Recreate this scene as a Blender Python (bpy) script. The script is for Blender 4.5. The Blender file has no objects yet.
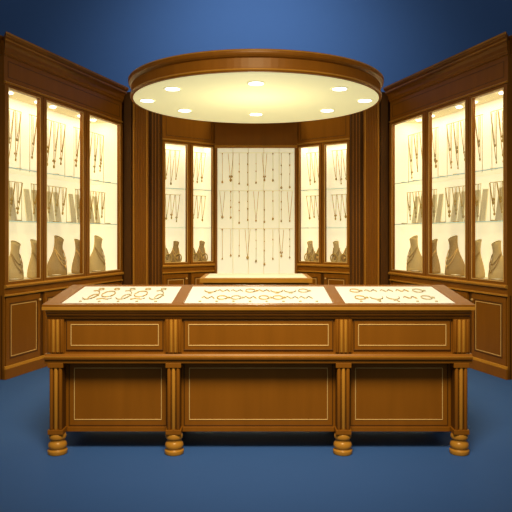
import bpy, math, random
from mathutils import Vector
random.seed(7)
sc = bpy.context.scene
sc.view_settings.view_transform = 'Standard'
H = 1.42
# ---------------------------------------------------------------- materials
def mk(name):
    m = bpy.data.materials.new(name); m.use_nodes = True
    nt = m.node_tree
    return m, nt, nt.nodes['Principled BSDF']
def wood(name, c1, c2, rough=0.38):
    m, nt, b = mk(name)
    tc = nt.nodes.new('ShaderNodeTexCoord')
    mp = nt.nodes.new('ShaderNodeMapping'); mp.inputs['Scale'].default_value = (6, 6, 0.7)
    n = nt.nodes.new('ShaderNodeTexNoise'); n.inputs['Scale'].default_value = 2.0; n.inputs['Detail'].default_value = 3
    r = nt.nodes.new('ShaderNodeValToRGB')
    r.color_ramp.elements[0].position = .3; r.color_ramp.elements[0].color = (*c1, 1)
    r.color_ramp.elements[1].position = .7; r.color_ramp.elements[1].color = (*c2, 1)
    nt.links.new(tc.outputs['Object'], mp.inputs['Vector']); nt.links.new(mp.outputs[0], n.inputs['Vector'])
    nt.links.new(n.outputs['Fac'], r.inputs[0]); nt.links.new(r.outputs[0], b.inputs['Base Color'])
    b.inputs['Roughness'].default_value = rough
    b.inputs['Specular IOR Level'].default_value = 0.3
    b.inputs['Specular Tint'].default_value = (1,.75,.4,1)
    return m
def plain(name, c, rough=.5, metal=0, emit=None, es=0):
    m, nt, b = mk(name)
    tc = nt.nodes.new('ShaderNodeTexCoord')
    n = nt.nodes.new('ShaderNodeTexNoise'); n.inputs['Scale'].default_value = 6.0
    mx = nt.nodes.new('ShaderNodeMix'); mx.data_type = 'RGBA'
    mx.inputs[6].default_value = (*[x*.96 for x in c], 1); mx.inputs[7].default_value = (*c, 1)
    nt.links.new(tc.outputs['Object'], n.inputs['Vector']); nt.links.new(n.outputs['Fac'], mx.inputs[0])
    nt.links.new(mx.outputs[2], b.inputs['Base Color'])
    b.inputs['Roughness'].default_value = rough; b.inputs['Metallic'].default_value = metal
    b.inputs['Specular IOR Level'].default_value = .25
    if emit:
        b.inputs['Emission Color'].default_value = (*emit, 1); b.inputs['Emission Strength'].default_value = es
    return m
def glass(name, tint, g, rough=.03):
    m, nt, b = mk(name)
    nt.nodes.remove(b)
    out = nt.nodes['Material Output']
    t = nt.nodes.new('ShaderNodeBsdfTransparent'); t.inputs[0].default_value = (*tint, 1)
    gl = nt.nodes.new('ShaderNodeBsdfGlossy'); gl.inputs['Roughness'].default_value = rough
    mx = nt.nodes.new('ShaderNodeMixShader'); mx.inputs[0].default_value = g
    nt.links.new(t.outputs[0], mx.inputs[1]); nt.links.new(gl.outputs[0], mx.inputs[2]); nt.links.new(mx.outputs[0], out.inputs[0])
    return m
M = dict(
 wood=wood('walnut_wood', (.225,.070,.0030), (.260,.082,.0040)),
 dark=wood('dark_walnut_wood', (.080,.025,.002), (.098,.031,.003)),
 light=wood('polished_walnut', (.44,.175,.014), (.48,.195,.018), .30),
 inlay=plain('brass_inlay', (.78,.46,.12), .4, .1),
 cream=plain('cream_fabric', (.90,.82,.58), .8),
 stand=plain('stand_card_cream', (.88,.78,.50), .8),
 pad=plain('pad_cream', (.84,.76,.54), .8, 0, (1,.92,.66), .05),
 back=plain('cream_panel_added_glow', (.88,.80,.54), .8, 0, (1,.91,.62), .56),  # emission added to brighten the cabinet interiors; no lamp behind the panel
 board=plain('board_added_glow', (.84,.77,.52), .8, 0, (1,.91,.62), .42),  # board given a glow of its own, with no lamp behind it
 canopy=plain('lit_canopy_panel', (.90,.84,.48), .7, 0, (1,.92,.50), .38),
 lamp=plain('downlight_lens', (1,1,.95), .4, 0, (1,1,.9), 5),
 gold=plain('antique_gold', (.60,.38,.09), .35, .1),
 silver=plain('pale_gold', (.56,.42,.18), .35, .1),
 bust=plain('tan_bust_linen', (.60,.42,.17), .8),
 bustd=plain('brown_bust_linen', (.40,.245,.08), .8),
 blue=plain('blue_paint', (.056,.135,.33), .9),
 floor=plain('blue_floor', (.036,.096,.225), .75),
 glass=glass('clear_glass', (1,1,.99), .015),
 shelf=glass('shelf_glass', (.97,.98,.95), .03),
 edge=plain('glass_edge', (.60,.74,.62), .3, 0, (.6,.8,.65), .2),  # emission paints a faint bright line along the shelf edges
)
# ---------------------------------------------------------------- mesh builder
ident = lambda u, v, w: (u, v, w)
class B:
    def __init__(s, name, P=ident):
        s.n = name; s.P = P; s.v = []; s.f = []; s.m = []; s.mats = []; s.sm = []
    def mi(s, k):
        if k not in s.mats: s.mats.append(k)
        return s.mats.index(k)
    def add(s, vs, fs, k, smooth=False):
        o = len(s.v); s.v += [s.P(*p) for p in vs]; i = s.mi(k)
        for f in fs: s.f.append([a+o for a in f]); s.m.append(i); s.sm.append(smooth)
    def hexa(s, p, k):
        s.add(p, [(0,1,2,3),(4,7,6,5),(0,4,5,1),(1,5,6,2),(2,6,7,3),(3,7,4,0)], k)
    def box(s, u0, u1, v0, v1, w0, w1, k='wood'):
        s.hexa([(u0,v0,w0),(u1,v0,w0),(u1,v1,w0),(u0,v1,w0),(u0,v0,w1),(u1,v0,w1),(u1,v1,w1),(u0,v1,w1)], k)
    def profile(s, u0, u1, prof, k='wood', e0=0, e1=0):
        n = len(prof)
        a = [(u0 + e0*p[0], p[0], p[1]) for p in prof]; b = [(u1 - e1*p[0], p[0], p[1]) for p in prof]
        fs = [(i, (i+1) % n, n+(i+1) % n, n+i) for i in range(n)] + [tuple(range(n))[::-1], tuple(range(n, 2*n))]
        s.add(a+b, fs, k)
    def lathe(s, c, prof, k='wood', n=24, sx=1, sy=1, smooth=True):
        vs = []; fs = []
        for r, z in prof:
            for i in range(n):
                t = 2*math.pi*i/n; vs.append((c[0]+r*sx*math.cos(t), c[1]+r*sy*math.sin(t), c[2]+z))
        for j in range(len(prof)-1):
            for i in range(n):
                fs.append((j*n+i, j*n+(i+1) % n, (j+1)*n+(i+1) % n, (j+1)*n+i))
        fs.append(tuple(range(n))[::-1]); fs.append(tuple(range((len(prof)-1)*n, len(prof)*n)))
        s.add(vs, fs, k, smooth)
    def tube(s, pts, r, k='gold', n=5, closed=False):
        pts = [Vector(p) for p in pts]; vs = []; fs = []; N = len(pts)
        for i, p in enumerate(pts):
            a = pts[(i-1) % N] if (closed or i > 0) else p
            b = pts[(i+1) % N] if (closed or i < N-1) else p
            t = (b-a).normalized(); ref = Vector((0,1,0)) if abs(t.y) < .8 else Vector((1,0,0))
            x = t.cross(ref).normalized(); y = t.cross(x)
            for j in range(n):
                q = 2*math.pi*j/n; vs.append(tuple(p + x*r*math.cos(q) + y*r*math.sin(q)))
        for i in range(N if closed else N-1):
            i2 = (i+1) % N
            for j in range(n): fs.append((i*n+j, i*n+(j+1) % n, i2*n+(j+1) % n, i2*n+j))
        if not closed: fs.append(tuple(range(n))[::-1]); fs.append(tuple(range((N-1)*n, N*n)))
        s.add(vs, fs, k, True)
    def gem(s, c, r, k='gold', sz=1.3):
        s.lathe((c[0], c[1], c[2]), [(r*.1,-r*sz),(r*.75,-r*.5*sz),(r,0),(r*.6,r*.6*sz),(r*.1,r*sz)], k, 6, 1, .6)
    def inlay(s, u0, u1, v, w0, w1, t=.006, k='inlay', d=.003):
        s.box(u0,u1,v-d,v+.002,w0,w0+t,k); s.box(u0,u1,v-d,v+.002,w1-t,w1,k)
        s.box(u0,u0+t,v-d,v+.002,w0+t,w1-t,k); s.box(u1-t,u1,v-d,v+.002,w0+t,w1-t,k)
    def done(s, parent=None, bevel=0):
        me = bpy.data.meshes.new(s.n); me.from_pydata(s.v, [], s.f)
        for k in s.mats: me.materials.append(M[k])
        me.polygons.foreach_set('material_index', s.m); me.polygons.foreach_set('use_smooth', s.sm)
        import bmesh
        bm = bmesh.new(); bm.from_mesh(me); bmesh.ops.recalc_face_normals(bm, faces=bm.faces); bm.to_mesh(me); bm.free()
        o = bpy.data.objects.new(s.n, me); sc.collection.objects.link(o)
        if parent: o.parent = parent
        if bevel:
            b = o.modifiers.new('bevel', 'BEVEL'); b.width = bevel; b.segments = 2; b.limit_method = 'ANGLE'
        return o
def empty(name):
    o = bpy.data.objects.new(name, None); sc.collection.objects.link(o); return o
def frame(a, b, mirror=False):
    a = Vector(a); b = Vector(b); d = (b-a); L = d.length; d /= L
    n = Vector((-d.y, d.x))
    sg = -1 if mirror else 1
    def P(u, v, w):
        q = a + d*u + n*v
        return (sg*q.x, q.y, w)
    return P, L
# ---------------------------------------------------------------- room
r = B('floor'); r.box(-6,6,-2,12,-.1,0,'floor'); r.done()
r = B('wall_back'); r.box(-6,6,11,11.1,0,6,'blue'); r.done()
r = B('wall_left'); r.box(-6.1,-6,-2,11.1,0,6,'blue'); r.done()
r = B('wall_right'); r.box(6,6.1,-2,11.1,0,6,'blue'); r.done()
# ---------------------------------------------------------------- jewellery helpers
def strand(b, u, v, wt, ln, hw, lean, k, pend=True, r=.0036):
    pts = []
    for i in range(15):
        t = i/14; a = (t-.5)*2
        w = wt - ln*(1-abs(a)**1.8)
        uu = u + a*hw*(0.5+.5*abs(a)) + lean*(1-abs(a)**1.4)
        pts.append((uu, v, w))
    b.tube(pts, r, k)
    if pend:
        rr = .012+random.random()*.010
        b.gem((u+lean, v, wt-ln-.014), rr, k)
        if random.random() < .4:
            b.gem((u+lean-hw*.35, v, wt-ln*.9), rr*.7, k); b.gem((u+lean+hw*.35, v, wt-ln*.9), rr*.7, k)
def drop(b, u, v, wt, ln, k, r=.0026):
    b.tube([(u,v,wt),(u+.002,v,wt-ln*.5),(u,v,wt-ln)], r, k)
    for f in (0.0, .35, .62):
        if random.random() < .75: b.gem((u,v,wt-ln*f-.004), .007+.006*random.random(), k)
    b.gem((u,v,wt-ln-.015), .012+.008*random.random(), k)
BP = [(.30,0),(.33,.02),(.335,.10),(.32,.22),(.285,.34),(.235,.46),(.185,.57),(.15,.68),(.135,.80),(.14,.91),(.155,1.0)]
def bust(b, u, v, w, s, k, side=1):
    n = 22; vs = []; fs = []
    for r, z in BP:
        for i in range(n):
            t = 2*math.pi*i/n
            lean = .16*side*s*max(0, z-.3)
            cut = .07*s*math.sin(t)*max(0,(z-.75)/.25)
            vs.append((u+r*s*math.cos(t)+lean, v+r*s*.72*math.sin(t), w+z*s+cut))
    m = len(BP)
    for j in range(m-1):
        for i in range(n): fs.append((j*n+i, j*n+(i+1) % n, (j+1)*n+(i+1) % n, (j+1)*n+i))
    fs.append(tuple(range(n))[::-1]); fs.append(tuple(range((m-1)*n, m*n)))
    b.add(vs, fs, k, True)
    kk = 'inlay' if k == 'bustd' else 'bustd'
    def rad(z):
        for (r0,z0),(r1,z1) in zip(BP, BP[1:]):
            if z0 <= z <= z1: return r0+(r1-r0)*(z-z0)/(z1-z0)
        return BP[-1][0]
    for z0, dz in ((.72,.30),(.70,.44)):
        pts = []
        for i in range(17):
            a = -math.pi*i/16
            z = z0+dz*math.sin(a); rr = rad(z)+.02
            c = math.cos(a)*(1-.45*abs(math.sin(a)))
            pts.append((u+rr*s*c+.16*side*s*max(0,z-.3), v-rr*s*.76*math.sqrt(max(0,1-c*c)), w+z*s))
        b.tube(pts, .0048, kk)
    b.gem((u, v-.27*s, w+.24*s), .018, kk)
# ---------------------------------------------------------------- glazed cabinet
def glazed(name, P, L, glassu, z0, z1, ztop, shelves, depth, cornice=True):
    root = empty(name)
    c = B('carcass', P)
    c.box(0, .02, .03, depth, 0, ztop-.05); c.box(L-.02, L, .03, depth, 0, ztop-.05)
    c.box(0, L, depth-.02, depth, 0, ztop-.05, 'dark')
    c.box(.02, L-.02, .03, depth-.02, z0-.06, z0-.03)
    c.box(.02, L-.02, .03, depth-.02, z1+.05, z1+.08, 'cream')
    c.box(0, L, 0, .03, z1+.03, ztop-.05)
    c.box(0, L, -.005, .03, z0-.14, z0-.035)
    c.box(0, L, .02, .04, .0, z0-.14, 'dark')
    us = [0] + [x for g in glassu for x in g] + [L]
    st = B('door_frames', P)
    for i in range(0, len(us), 2):
        a, b_ = us[i], us[i+1]
        first = i == 0; last = i == len(us)-2
        if b_-a > .04 and not first and not last:
            m = (a+b_)/2
            st.box(a, m-.006, -.012, .03, z0-.035, z1+.03); st.box(m+.006, b_, -.012, .03, z0-.035, z1+.03)
            st.box(m-.006, m+.006, 0.005, .03, z0-.035, z1+.03, 'dark')
        else:
            st.box(a, b_, -.012, .03, z0-.035, z1+.03)
    for a, b_ in glassu:
        st.box(a, b_, -.012, .03, z0-.035, z0); st.box(a, b_, -.012, .03, z1, z1+.03)
        st.inlay(a-.010, b_+.010, -.012, z0-.010, z1+.010, .009, 'inlay')
    st.done(root, .003)
    c.profile(0, L, [(-.02,z1+.045),(-.02,z1+.06),(0.0,z1+.07),(.01,z1+.045)], 'light')
    c.inlay(.06, L-.06, 0, z1+.11, ztop-.24, .006, 'dark')
    c.profile(0, L, [(.0,z0-.075),(-.03,z0-.068),(-.035,z0-.05),(-.02,z0-.035),(0,z0-.035)], 'light')
    c.profile(0, L, [(.0,z0-.155),(-.02,z0-.15),(-.02,z0-.135),(0,z0-.13)], 'light')
    if cornice:
        pr = [(.03,ztop-.19),(-.015,ztop-.19),(-.02,ztop-.165),(-.03,ztop-.155),(-.035,ztop-.12),(-.06,ztop-.09),(-.075,ztop-.085),(-.075,ztop-.05),(-.09,ztop-.045),(-.10,ztop-.03),(-.10,ztop),(.03,ztop)]
        c.profile(0, L, pr, 'wood', 1, 0)
        c.box(-.104, L, -.104, -.10, ztop-.022, ztop-.006, 'light')
        c.box(-.079, L, -.079, -.075, ztop-.075, ztop-.062, 'light')
        c.box(-.10, L, .03, depth+.02, ztop-.085, ztop)
        c.box(-.015, 0, .03, depth, ztop-.19, ztop-.085)
    for a, b_ in glassu:
        a2, b2 = a-.025, b_+.025
        c.box(a2, b2, .0, .03, .13, z0-.165)
        c.inlay(a2+.07, b2-.07, 0, .21, z0-.24, .007, 'inlay')
        c.inlay(a2+.05, b2-.05, 0, .19, z0-.22, .012, 'dark', .002)
        c.lathe(((b2-.035), -.02, z0-.23), [(.006,-.012),(.012,-.006),(.014,0),(.012,.006),(.006,.012)], 'inlay', 10)
    c.box(0, .015, 0, .03, 0, z0-.14); c.box(L-.015, L, 0, .03, 0, z0-.14)
    c.box(0, L, -.02, .03, 0, .10)
    c.profile(0, L, [(.0,.10),(-.02,.10),(-.012,.125),(0,.13)], 'light')
    c.done(root, .003)
    p = B('back_panel_added_glow', P); p.box(.02, L-.02, depth-.035, depth-.02, z0-.03, z1+.05, 'back')  # panels glow by added emission to light the cabinet
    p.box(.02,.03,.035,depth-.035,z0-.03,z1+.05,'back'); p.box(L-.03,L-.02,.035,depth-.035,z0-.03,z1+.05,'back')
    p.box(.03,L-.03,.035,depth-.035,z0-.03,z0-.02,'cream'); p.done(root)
    g = B('door_glass', P)
    for a, b_ in glassu: g.box(a, b_, .008, .013, z0, z1, 'glass')
    g.done(root)
    s = B('glass_shelves', P)
    for h in shelves:
        s.box(.03, L-.03, .06, depth-.04, h-.005, h+.005, 'shelf'); s.box(.03, L-.03, .054, .06, h-.006, h+.006, 'edge')
    s.done(root)
    l = B('cabinet_downlights', P)
    for a, b_ in glassu:
        for t in ((.5,) if b_-a < .35 else (.3,.7)):
            l.lathe((a+(b_-a)*t, depth*.55, z1+.038), [(.035,0),(.035,.012)], 'lamp', 16)
    l.done(root)
    return root
def strip_light(name, P, L, depth, z, e):
    ld = bpy.data.lights.new(name, 'AREA'); ld.shape = 'RECTANGLE'; ld.size = L*.9; ld.size_y = depth*.4; ld.energy = e; ld.color = (1,.91,.70)
    o = bpy.data.objects.new(name, ld); sc.collection.objects.link(o)
    a = Vector(P(0,depth*.5,z)); b = Vector(P(L,depth*.5,z)); o.location = (a+b)/2
    d = b-a; o.rotation_euler = (0,0,math.atan2(d.y,d.x))
    return o
# side cabinets
A0, A1 = (-2.47,6.37), (-1.79,8.67)
for mir in (False, True):
    P, L = frame(A0, A1, mir)
    gu = [(.025*L,.237*L),(.29*L,.59*L),(.656*L,.968*L)]
    root = glazed('display_cabinet', P, L, gu, .965, 2.87, 3.38, [1.56,2.10], .46)
    strip_light('cabinet_light', P, L, .46, 2.905, 8).parent = root
    n = B('hanging_necklaces', P); st = B('necklace_stands', P)
    for gi, (a, b_) in enumerate(gu):
        cnt = 4 if gi == 0 else 5
        wd = b_-a
        n.tube([(a+.01,.22,2.74),(b_-.01,.22,2.74)], .004, 'silver')
        for q in (a+.02, b_-.02): n.tube([(q,.22,2.74),(q,.22,2.106)], .004, 'stand')
        for i in range(cnt):
            u = a + wd*(i+.65)/(cnt+.2)
            strand(n, u+.01, .215, 2.738, .44+.12*random.random(), .050, -.045, random.choice(['gold','silver','gold']), True, .0042)
            strand(n, u+.01, .210, 2.738-.02, .26+.10*random.random(), .032, -.03, random.choice(['gold','silver']), True, .0034)
        n.tube([(a+.01,.20,1.98),(b_-.01,.20,1.98)], .004, 'silver')
        for q in (a+.02, b_-.02): n.tube([(q,.20,1.98),(q,.20,1.566)], .004, 'stand')
        for i in range(cnt):
            u = a + wd*(i+.65)/(cnt+.2); ln = .26+.08*random.random()
            st.hexa([(u-.055-.03,.24,1.566),(u+.055-.03,.24,1.566),(u+.055-.03,.252,1.566),(u-.055-.03,.252,1.566),
                     (u-.045,.31,1.93),(u+.045,.31,1.93),(u+.045,.322,1.93),(u-.045,.322,1.93)], 'stand')
            strand(n, u, .19, 1.978, ln, .048, -.035, random.choice(['gold','silver','gold']), True, .0042)
            strand(n, u, .185, 1.97, ln*.6, .030, -.02, 'gold', True, .0034)
            # bracelet rings lying on the shelves
            if i % 2 == 0:
                for zz in (1.572, 2.112):
                    n.tube([(u+.032*math.cos(t*.5236),.12+.032*math.sin(t*.5236),zz) for t in range(12)], .006, 'gold', 5, True)
    n.done(root); st.done(root)
    bb = B('necklace_busts', P)
    for gi, (a, b_) in enumerate(gu):
        for j, k in enumerate(('bustd','bust') if gi != 1 else ('bust','bustd')):
            bust(bb, a+(b_-a)*(.24+.52*j), .23, .946, (.35 if gi == 0 else .40)+.04*j, k, 1 if j else -1)
        m = (a+b_)/2
        bb.box(m-.05,m+.05,.07,.15,.945,.965,'bustd'); bb.box(m-.043,m+.043,.077,.143,.965,.968,'cream')
    bb.done(root)
# ---------------------------------------------------------------- rear alcove unit
root = empty('alcove_display_unit')
for mir in (False, True):
    P, L = frame((-1.265,8.76), (-.587,9.30), mir)
    gw = [(.045,.075+.36*L),(.57*L,L-.05)]
    w = glazed('wing_cabinet', P, L, gw, 1.05, 2.66, 3.30, [1.52,2.06], .30, cornice=False)
    w.name = 'wing_cabinet_'+('right' if mir else 'left'); w.parent = root
    strip_light('wing_light', P, L, .30, 2.695, 2.0).parent = root
    n = B('wing_necklaces', P)
    for (a, b_) in gw:
        for zr in (2.60,1.98): n.tube([(a,.15,zr),(b_,.15,zr)], .004, 'silver')
        for i in range(4):
            u = a+(b_-a)*(i+.6)/4.2
            strand(n, u, .15, 2.60, .38+.08*random.random(), .034, -.03, random.choice(['gold','silver']), True, .0042)
            strand(n, u, .15, 1.98, .28+.08*random.random(), .034, -.02, random.choice(['gold','silver']), True, .0042)
        for i in range(2):
            u = a+(b_-a)*(.27+.46*i)
            bust(n, u, .17, 1.03, .29, ['bust','bustd'][(i+mir)%2], 1 if i else -1)
            n.tube([(u+.055*math.cos(t*.5236),.07,1.10+.06*math.sin(t*.5236)) for t in range(12)], .009, 'gold', 5, True)
    n.done(root)
    sg = -1 if mir else 1
    Q = (lambda sg: (lambda u, v, w: (sg*u, v, w)))(sg)
    p = B('fluted_pilaster', Q)
    p.box(-1.775,-1.262,8.76,8.95,0,3.30,'dark')
    p.box(-1.655,-1.44,8.70,8.76,0,3.30,'wood')
    for x in (-1.635,-1.60,-1.565,-1.53,-1.495,-1.46):
        p.box(x-.008,x+.008,8.69,8.70,.25,3.2,'light' if x in (-1.635,-1.46) else 'wood')
    p.box(-1.42,-1.275,8.74,8.76,0,3.30,'dark')
    for x in (-1.39,-1.35,-1.305): p.box(x-.006,x+.006,8.732,8.74,.2,3.2,'wood')
    p.box(-1.772,-1.67,8.72,8.76,0,3.34,'dark')
    p.box(-1.85,-1.60,8.82,8.95,0,3.36,'dark')
    p.box(-1.76,-1.262,8.68,8.76,0,.2,'wood')
    p.done(root, .003)
c = B('centre_board')
c.box(-.59,.59,9.30,9.36,0,3.30,'dark')
c.box(-.59,.59,9.27,9.30,2.66,3.30,'wood'); c.box(-.59,.59,9.25,9.30,2.66,2.70,'light')
c.box(-.59,-.555,9.26,9.30,.86,2.66,'wood'); c.box(.555,.59,9.26,9.30,.86,2.66,'wood')
c.box(-.59,.59,9.24,9.30,.80,.86,'light'); c.box(-.59,.59,9.27,9.30,0,.80,'wood')
for a in (-.54,.04): c.inlay(a,a+.50,9.27,.15,.72,.008)
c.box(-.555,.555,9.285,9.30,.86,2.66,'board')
for x in (-.551,-.33,-.11,.11,.33,.551): c.box(x-.004,x+.004,9.28,9.285,.86,2.66,'stand')
c.box(-.59,.59,9.22,9.30,3.05,3.11,'light')
c.box(-.6,.6,8.35,9.30,3.09,3.24,'dark')
c.done(root, .003)
n = B('board_necklaces')
for row, (zt_, ln) in enumerate([(2.58,.44),(2.04,.44),(1.50,.44)]):
    n.tube([(-.53,9.26,zt_+.01),(.53,9.26,zt_+.01)], .0022, 'silver')
    for i in range(9):
        u = -.48+.12*i
        if (i+row) % 4 == 1: strand(n, u, 9.255, zt_, ln*(.75+.25*random.random()), .036, 0, random.choice(['gold','silver']), True, .0034)
        else: drop(n, u, 9.255, zt_, ln*(.8+.3*random.random()), random.choice(['gold','silver','gold']), .003)
n.done(root)
# ---------------------------------------------------------------- canopy
root = empty('round_canopy')
C = (0,7.18,2.885); R = 1.365
b = B('canopy_rim')
b.lathe(C, [(R-.03,.005),(R-.03,0),(R-.005,0),(R,.012),(R,.03),(R-.012,.036),(R-.012,.125),(R+.004,.135),(R+.016,.15),(R+.020,.165),(R+.020,.19),(R+.01,.20),(.02,.205)], 'wood', 128, smooth=False)
b.lathe(C, [(R+.0015,.014),(R+.0015,.028)], 'light', 128)
b.lathe(C, [(R+.0215,.182),(R+.0215,.190)], 'light', 128)
b.done(root)
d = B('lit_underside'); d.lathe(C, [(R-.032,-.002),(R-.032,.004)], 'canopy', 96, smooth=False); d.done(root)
d = B('recessed_downlights')
for i in range(8):
    t = i*math.pi/4; x, y = C[0]+1.18*math.cos(t), 7.05+.80*math.sin(t)
    d.lathe((x,y,C[2]-.010), [(.072,.009),(.090,.009),(.090,.003),(.072,0)], 'canopy', 32)
    d.lathe((x,y,C[2]-.012), [(.072,0),(.072,.008)], 'lamp', 32, smooth=False)
    ld = bpy.data.lights.new('downlight_spot','SPOT'); ld.energy = 16; ld.spot_size = 1.7; ld.spot_blend = .8; ld.color = (1,.90,.66); ld.shadow_soft_size = .06
    o = bpy.data.objects.new('downlight_spot', ld); o.location = (x,y,C[2]-.03); sc.collection.objects.link(o); o.parent = root
d.done(root)
# ---------------------------------------------------------------- rear table
root = empty('display_table')
b = B('table_body')
b.box(-.62,.62,7.66,8.42,.08,.86); b.box(-.60,.60,7.70,8.38,0,.08,'dark')
b.box(-.66,.66,7.60,8.48,.86,.915,'light'); b.inlay(-.55,-.03,7.66,.2,.75); b.inlay(.03,.55,7.66,.2,.75)
b.done(root,.004)
b = B('table_pad'); b.box(-.60,.60,7.66,8.42,.915,.921,'cream'); b.done(root)
# ---------------------------------------------------------------- main counter
root = empty('jewelry_counter')
CX = .016; D0 = 4.20
Pc = lambda u, v, w: (u+CX, v+D0, w)
zt = lambda v: .975 + (v+.06)*.107
b = B('counter_top', Pc); HW = 1.383
def slab(u0,u1,v0,v1,h0,h1,k):
    b.hexa([(u0,v0,zt(v0)+h0),(u1,v0,zt(v0)+h0),(u1,v1,zt(v1)+h0),(u0,v1,zt(v1)+h0),(u0,v0,zt(v0)+h1),(u1,v0,zt(v0)+h1),(u1,v1,zt(v1)+h1),(u0,v1,zt(v1)+h1)],k)
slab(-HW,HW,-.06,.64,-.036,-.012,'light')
slab(-HW,HW,-.06,-.005,-.012,0,'wood'); slab(-HW,HW,.60,.64,-.012,0,'wood')
slab(-HW,-HW+.105,-.005,.60,-.012,0,'wood'); slab(HW-.105,HW,-.005,.60,-.012,0,'wood')
for s_ in (-.522,.522): slab(s_-.04,s_+.04,-.005,.60,-.012,0,'wood')
b.profile(-1.36,1.36,[(.02,.938),(-.052,.938),(-.05,.926),(-.04,.916),(-.036,.905),(-.022,.895),(-.02,.882),(.02,.882)],'wood')
b.done(root,.003)
b = B('display_pads', Pc)
bays = [(-HW+.105,-.562),(-.482,.482),(.562,HW-.105)]
for u0,u1 in bays: slab(u0,u1,-.005,.60,-.012,-.006,'pad')
b.done(root)
b = B('counter_body', Pc)
b.hexa([(-1.345,0,.60),(1.345,0,.60),(1.345,.60,.60),(-1.345,.60,.60),(-1.345,0,.943),(1.345,0,.943),(1.345,.60,1.006),(-1.345,.60,1.006)],'wood')
b.profile(-1.375,1.375,[(.02,.658),(-.02,.655),(-.028,.643),(-.035,.640),(-.035,.622),(-.022,.614),(-.02,.594),(.02,.594)],'wood')
b.box(-1.375,1.375,-.038,-.033,.634,.640,'light')
b.box(-1.375,1.375,.02,.62,.594,.640)
b.box(-1.30,1.30,.09,.58,.125,.60)
legs = [-1.307,-.548,.548,1.307]
for i in range(3):
    a, c_ = legs[i]+.085, legs[i+1]-.085
    b.box(a-.02,c_+.02,-.006,0,.675,.872,'wood')
    b.inlay(a+.01,c_-.01,-.006,.705,.845,.0055); b.inlay(a-.02,c_+.02,-.006,.675,.872,.007,'dark',.002)
    b.inlay(a+.005,c_-.005,.09,.20,.545,.005); b.inlay(a-.03,c_+.03,.09,.16,.58,.007,'dark',.002)
b.box(-1.30,1.30,.08,.09,.125,.155)
for x in legs:
    b.box(x-.055,x+.055,-.016,0,.66,.882,'wood')
    for q in (-.04,-.0135,.0135,.04): b.lathe((x+q,-.016,.665),[(.010,0),(.010,.21)],'light' if abs(q)<.02 else 'wood',12)
    for yy in (.03,.56):
        b.box(x-.042,x+.042,yy-.035,yy+.045,.145,.60,'dark')
        if yy < .1:
            for q in (-.029,0,.029): b.lathe((x+q,-.006,.165),[(.012,0),(.012,.40)],'light' if q==0 else 'wood',14)
            b.box(x-.050,x+.050,-.022,.075,.565,.596,'wood'); b.box(x-.050,x+.050,-.022,.075,.135,.165,'wood')
        b.lathe((x,yy,0),[(.060,0),(.063,.006),(.063,.026),(.054,.032),(.052,.036),(.058,.044),(.060,.058),(.056,.072),(.047,.082),(.045,.094),(.054,.102),(.056,.116),(.052,.128),(.046,.137)],'light' if yy<.1 else 'wood',28)
b.done(root,.003)
j = B('counter_jewelry', Pc)
def put(pts, r, k, closed=False):
    j.tube([(x,v,zt(v)-.004+r) for x,v in pts], r, k, 5, closed)
def ring(x, v, rx, rv, r, k):
    put([(x+rx*math.cos(t*math.pi/8), v+rv*math.sin(t*math.pi/8)) for t in range(16)], r, k, True)
def arcn(x, v, rx, rv, r, k, a0=0, a1=math.pi):
    put([(x+rx*math.cos(a0+(a1-a0)*t/12), v+rv*math.sin(a0+(a1-a0)*t/12)) for t in range(13)], r, k)
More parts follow.
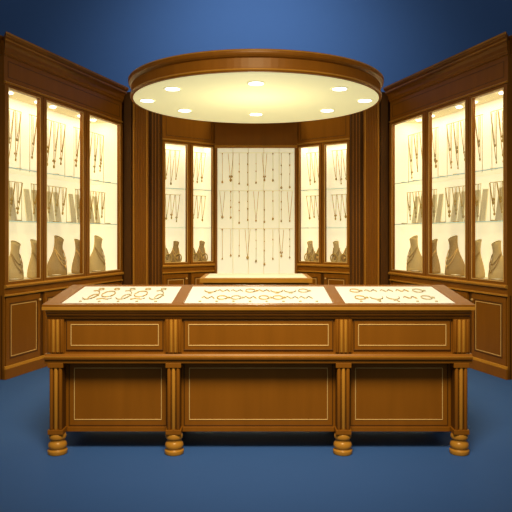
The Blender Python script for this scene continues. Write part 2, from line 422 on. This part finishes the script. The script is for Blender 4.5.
for bi,(u0,u1) in enumerate(bays):
    W = u1-u0; n_ = 5 if bi != 1 else 8
    for i in range(n_):
        x = u0+W*(.12 if bi==0 else .11)+W*.78*(i+.4)/n_; k = random.choice(['silver','gold'])
        if bi == 0:
            if i % 2 == 0:
                arcn(x, .27, .045, .15, .0036, k, -2.4, 2.0); arcn(x+.030,.20,.028,.09,.0034,k, .5, 4)
            else:
                ring(x, .30, .042,.10,.0036,k); put([(x-.04,.12),(x-.01,.15),(x+.03,.12),(x+.05,.16)],.0034,k)
            ring(x+.02,.48,.018,.03,.0034,k)
        else:
            for vv in (.18,.42):
                q = random.random()
                if q < .35: ring(x, vv, .034, .06, .0035, k); ring(x+.045,vv,.009,.016,.003,k)
                elif q < .7: arcn(x, vv+.02, .042, .08, .0035, k, math.pi, 2*math.pi); ring(x, vv-.075, .011,.016,.003,k)
                else: put([(x-.042+.0105*t, vv+.03*math.sin(t*1.3)) for t in range(9)], .0035, k)
    for i in range(n_):
        ring(u0+W*(i+.9)/(n_+.8), .06, .007,.010,.0026,'silver')
j.done(root)
# ---------------------------------------------------------------- lights
def aim(o, loc, tgt):
    o.location = loc; o.rotation_euler = (Vector(tgt)-Vector(loc)).to_track_quat('-Z','Y').to_euler(); sc.collection.objects.link(o)
def spot(name, loc, tgt, ang, e, soft, col=(1,.97,.9)):
    ld = bpy.data.lights.new(name,'SPOT'); ld.energy = e; ld.color = col; ld.spot_size = math.radians(ang); ld.spot_blend = 1; ld.shadow_soft_size = soft
    aim(bpy.data.objects.new(name, ld), loc, tgt)
spot('added_key_spot', (0,1.5,4.5), (0,5.2,1.0), 70, 1500, .8, (1,.93,.82))  # added key light high in front of the camera; no ceiling here
spot('added_wall_wash', (0,7.6,5.7), (0,11,3.9), 108, 520, .5, (.95,.97,1))  # added above the view to brighten the middle of the back wall
ld = bpy.data.lights.new('added_canopy_fill','POINT'); ld.energy = 24; ld.color = (1,.92,.66); ld.shadow_soft_size = .02  # added point light without a fixture, brightens the canopy underside
o = bpy.data.objects.new('added_canopy_fill', ld); o.location = (0,6.9,2.2); sc.collection.objects.link(o)
w = bpy.data.worlds.new('World'); sc.world = w; w.use_nodes = True
w.node_tree.nodes['Background'].inputs[0].default_value = (1,.97,.92,1); w.node_tree.nodes['Background'].inputs[1].default_value = .27
cd = bpy.data.cameras.new('camera'); cam = bpy.data.objects.new('camera', cd); sc.collection.objects.link(cam)
cam.location = (0,0,H); cam.rotation_euler = (math.pi/2,0,0)
cd.sensor_width = 36; cd.lens = 650/512*36; cd.shift_y = -21/512
sc.camera = cam
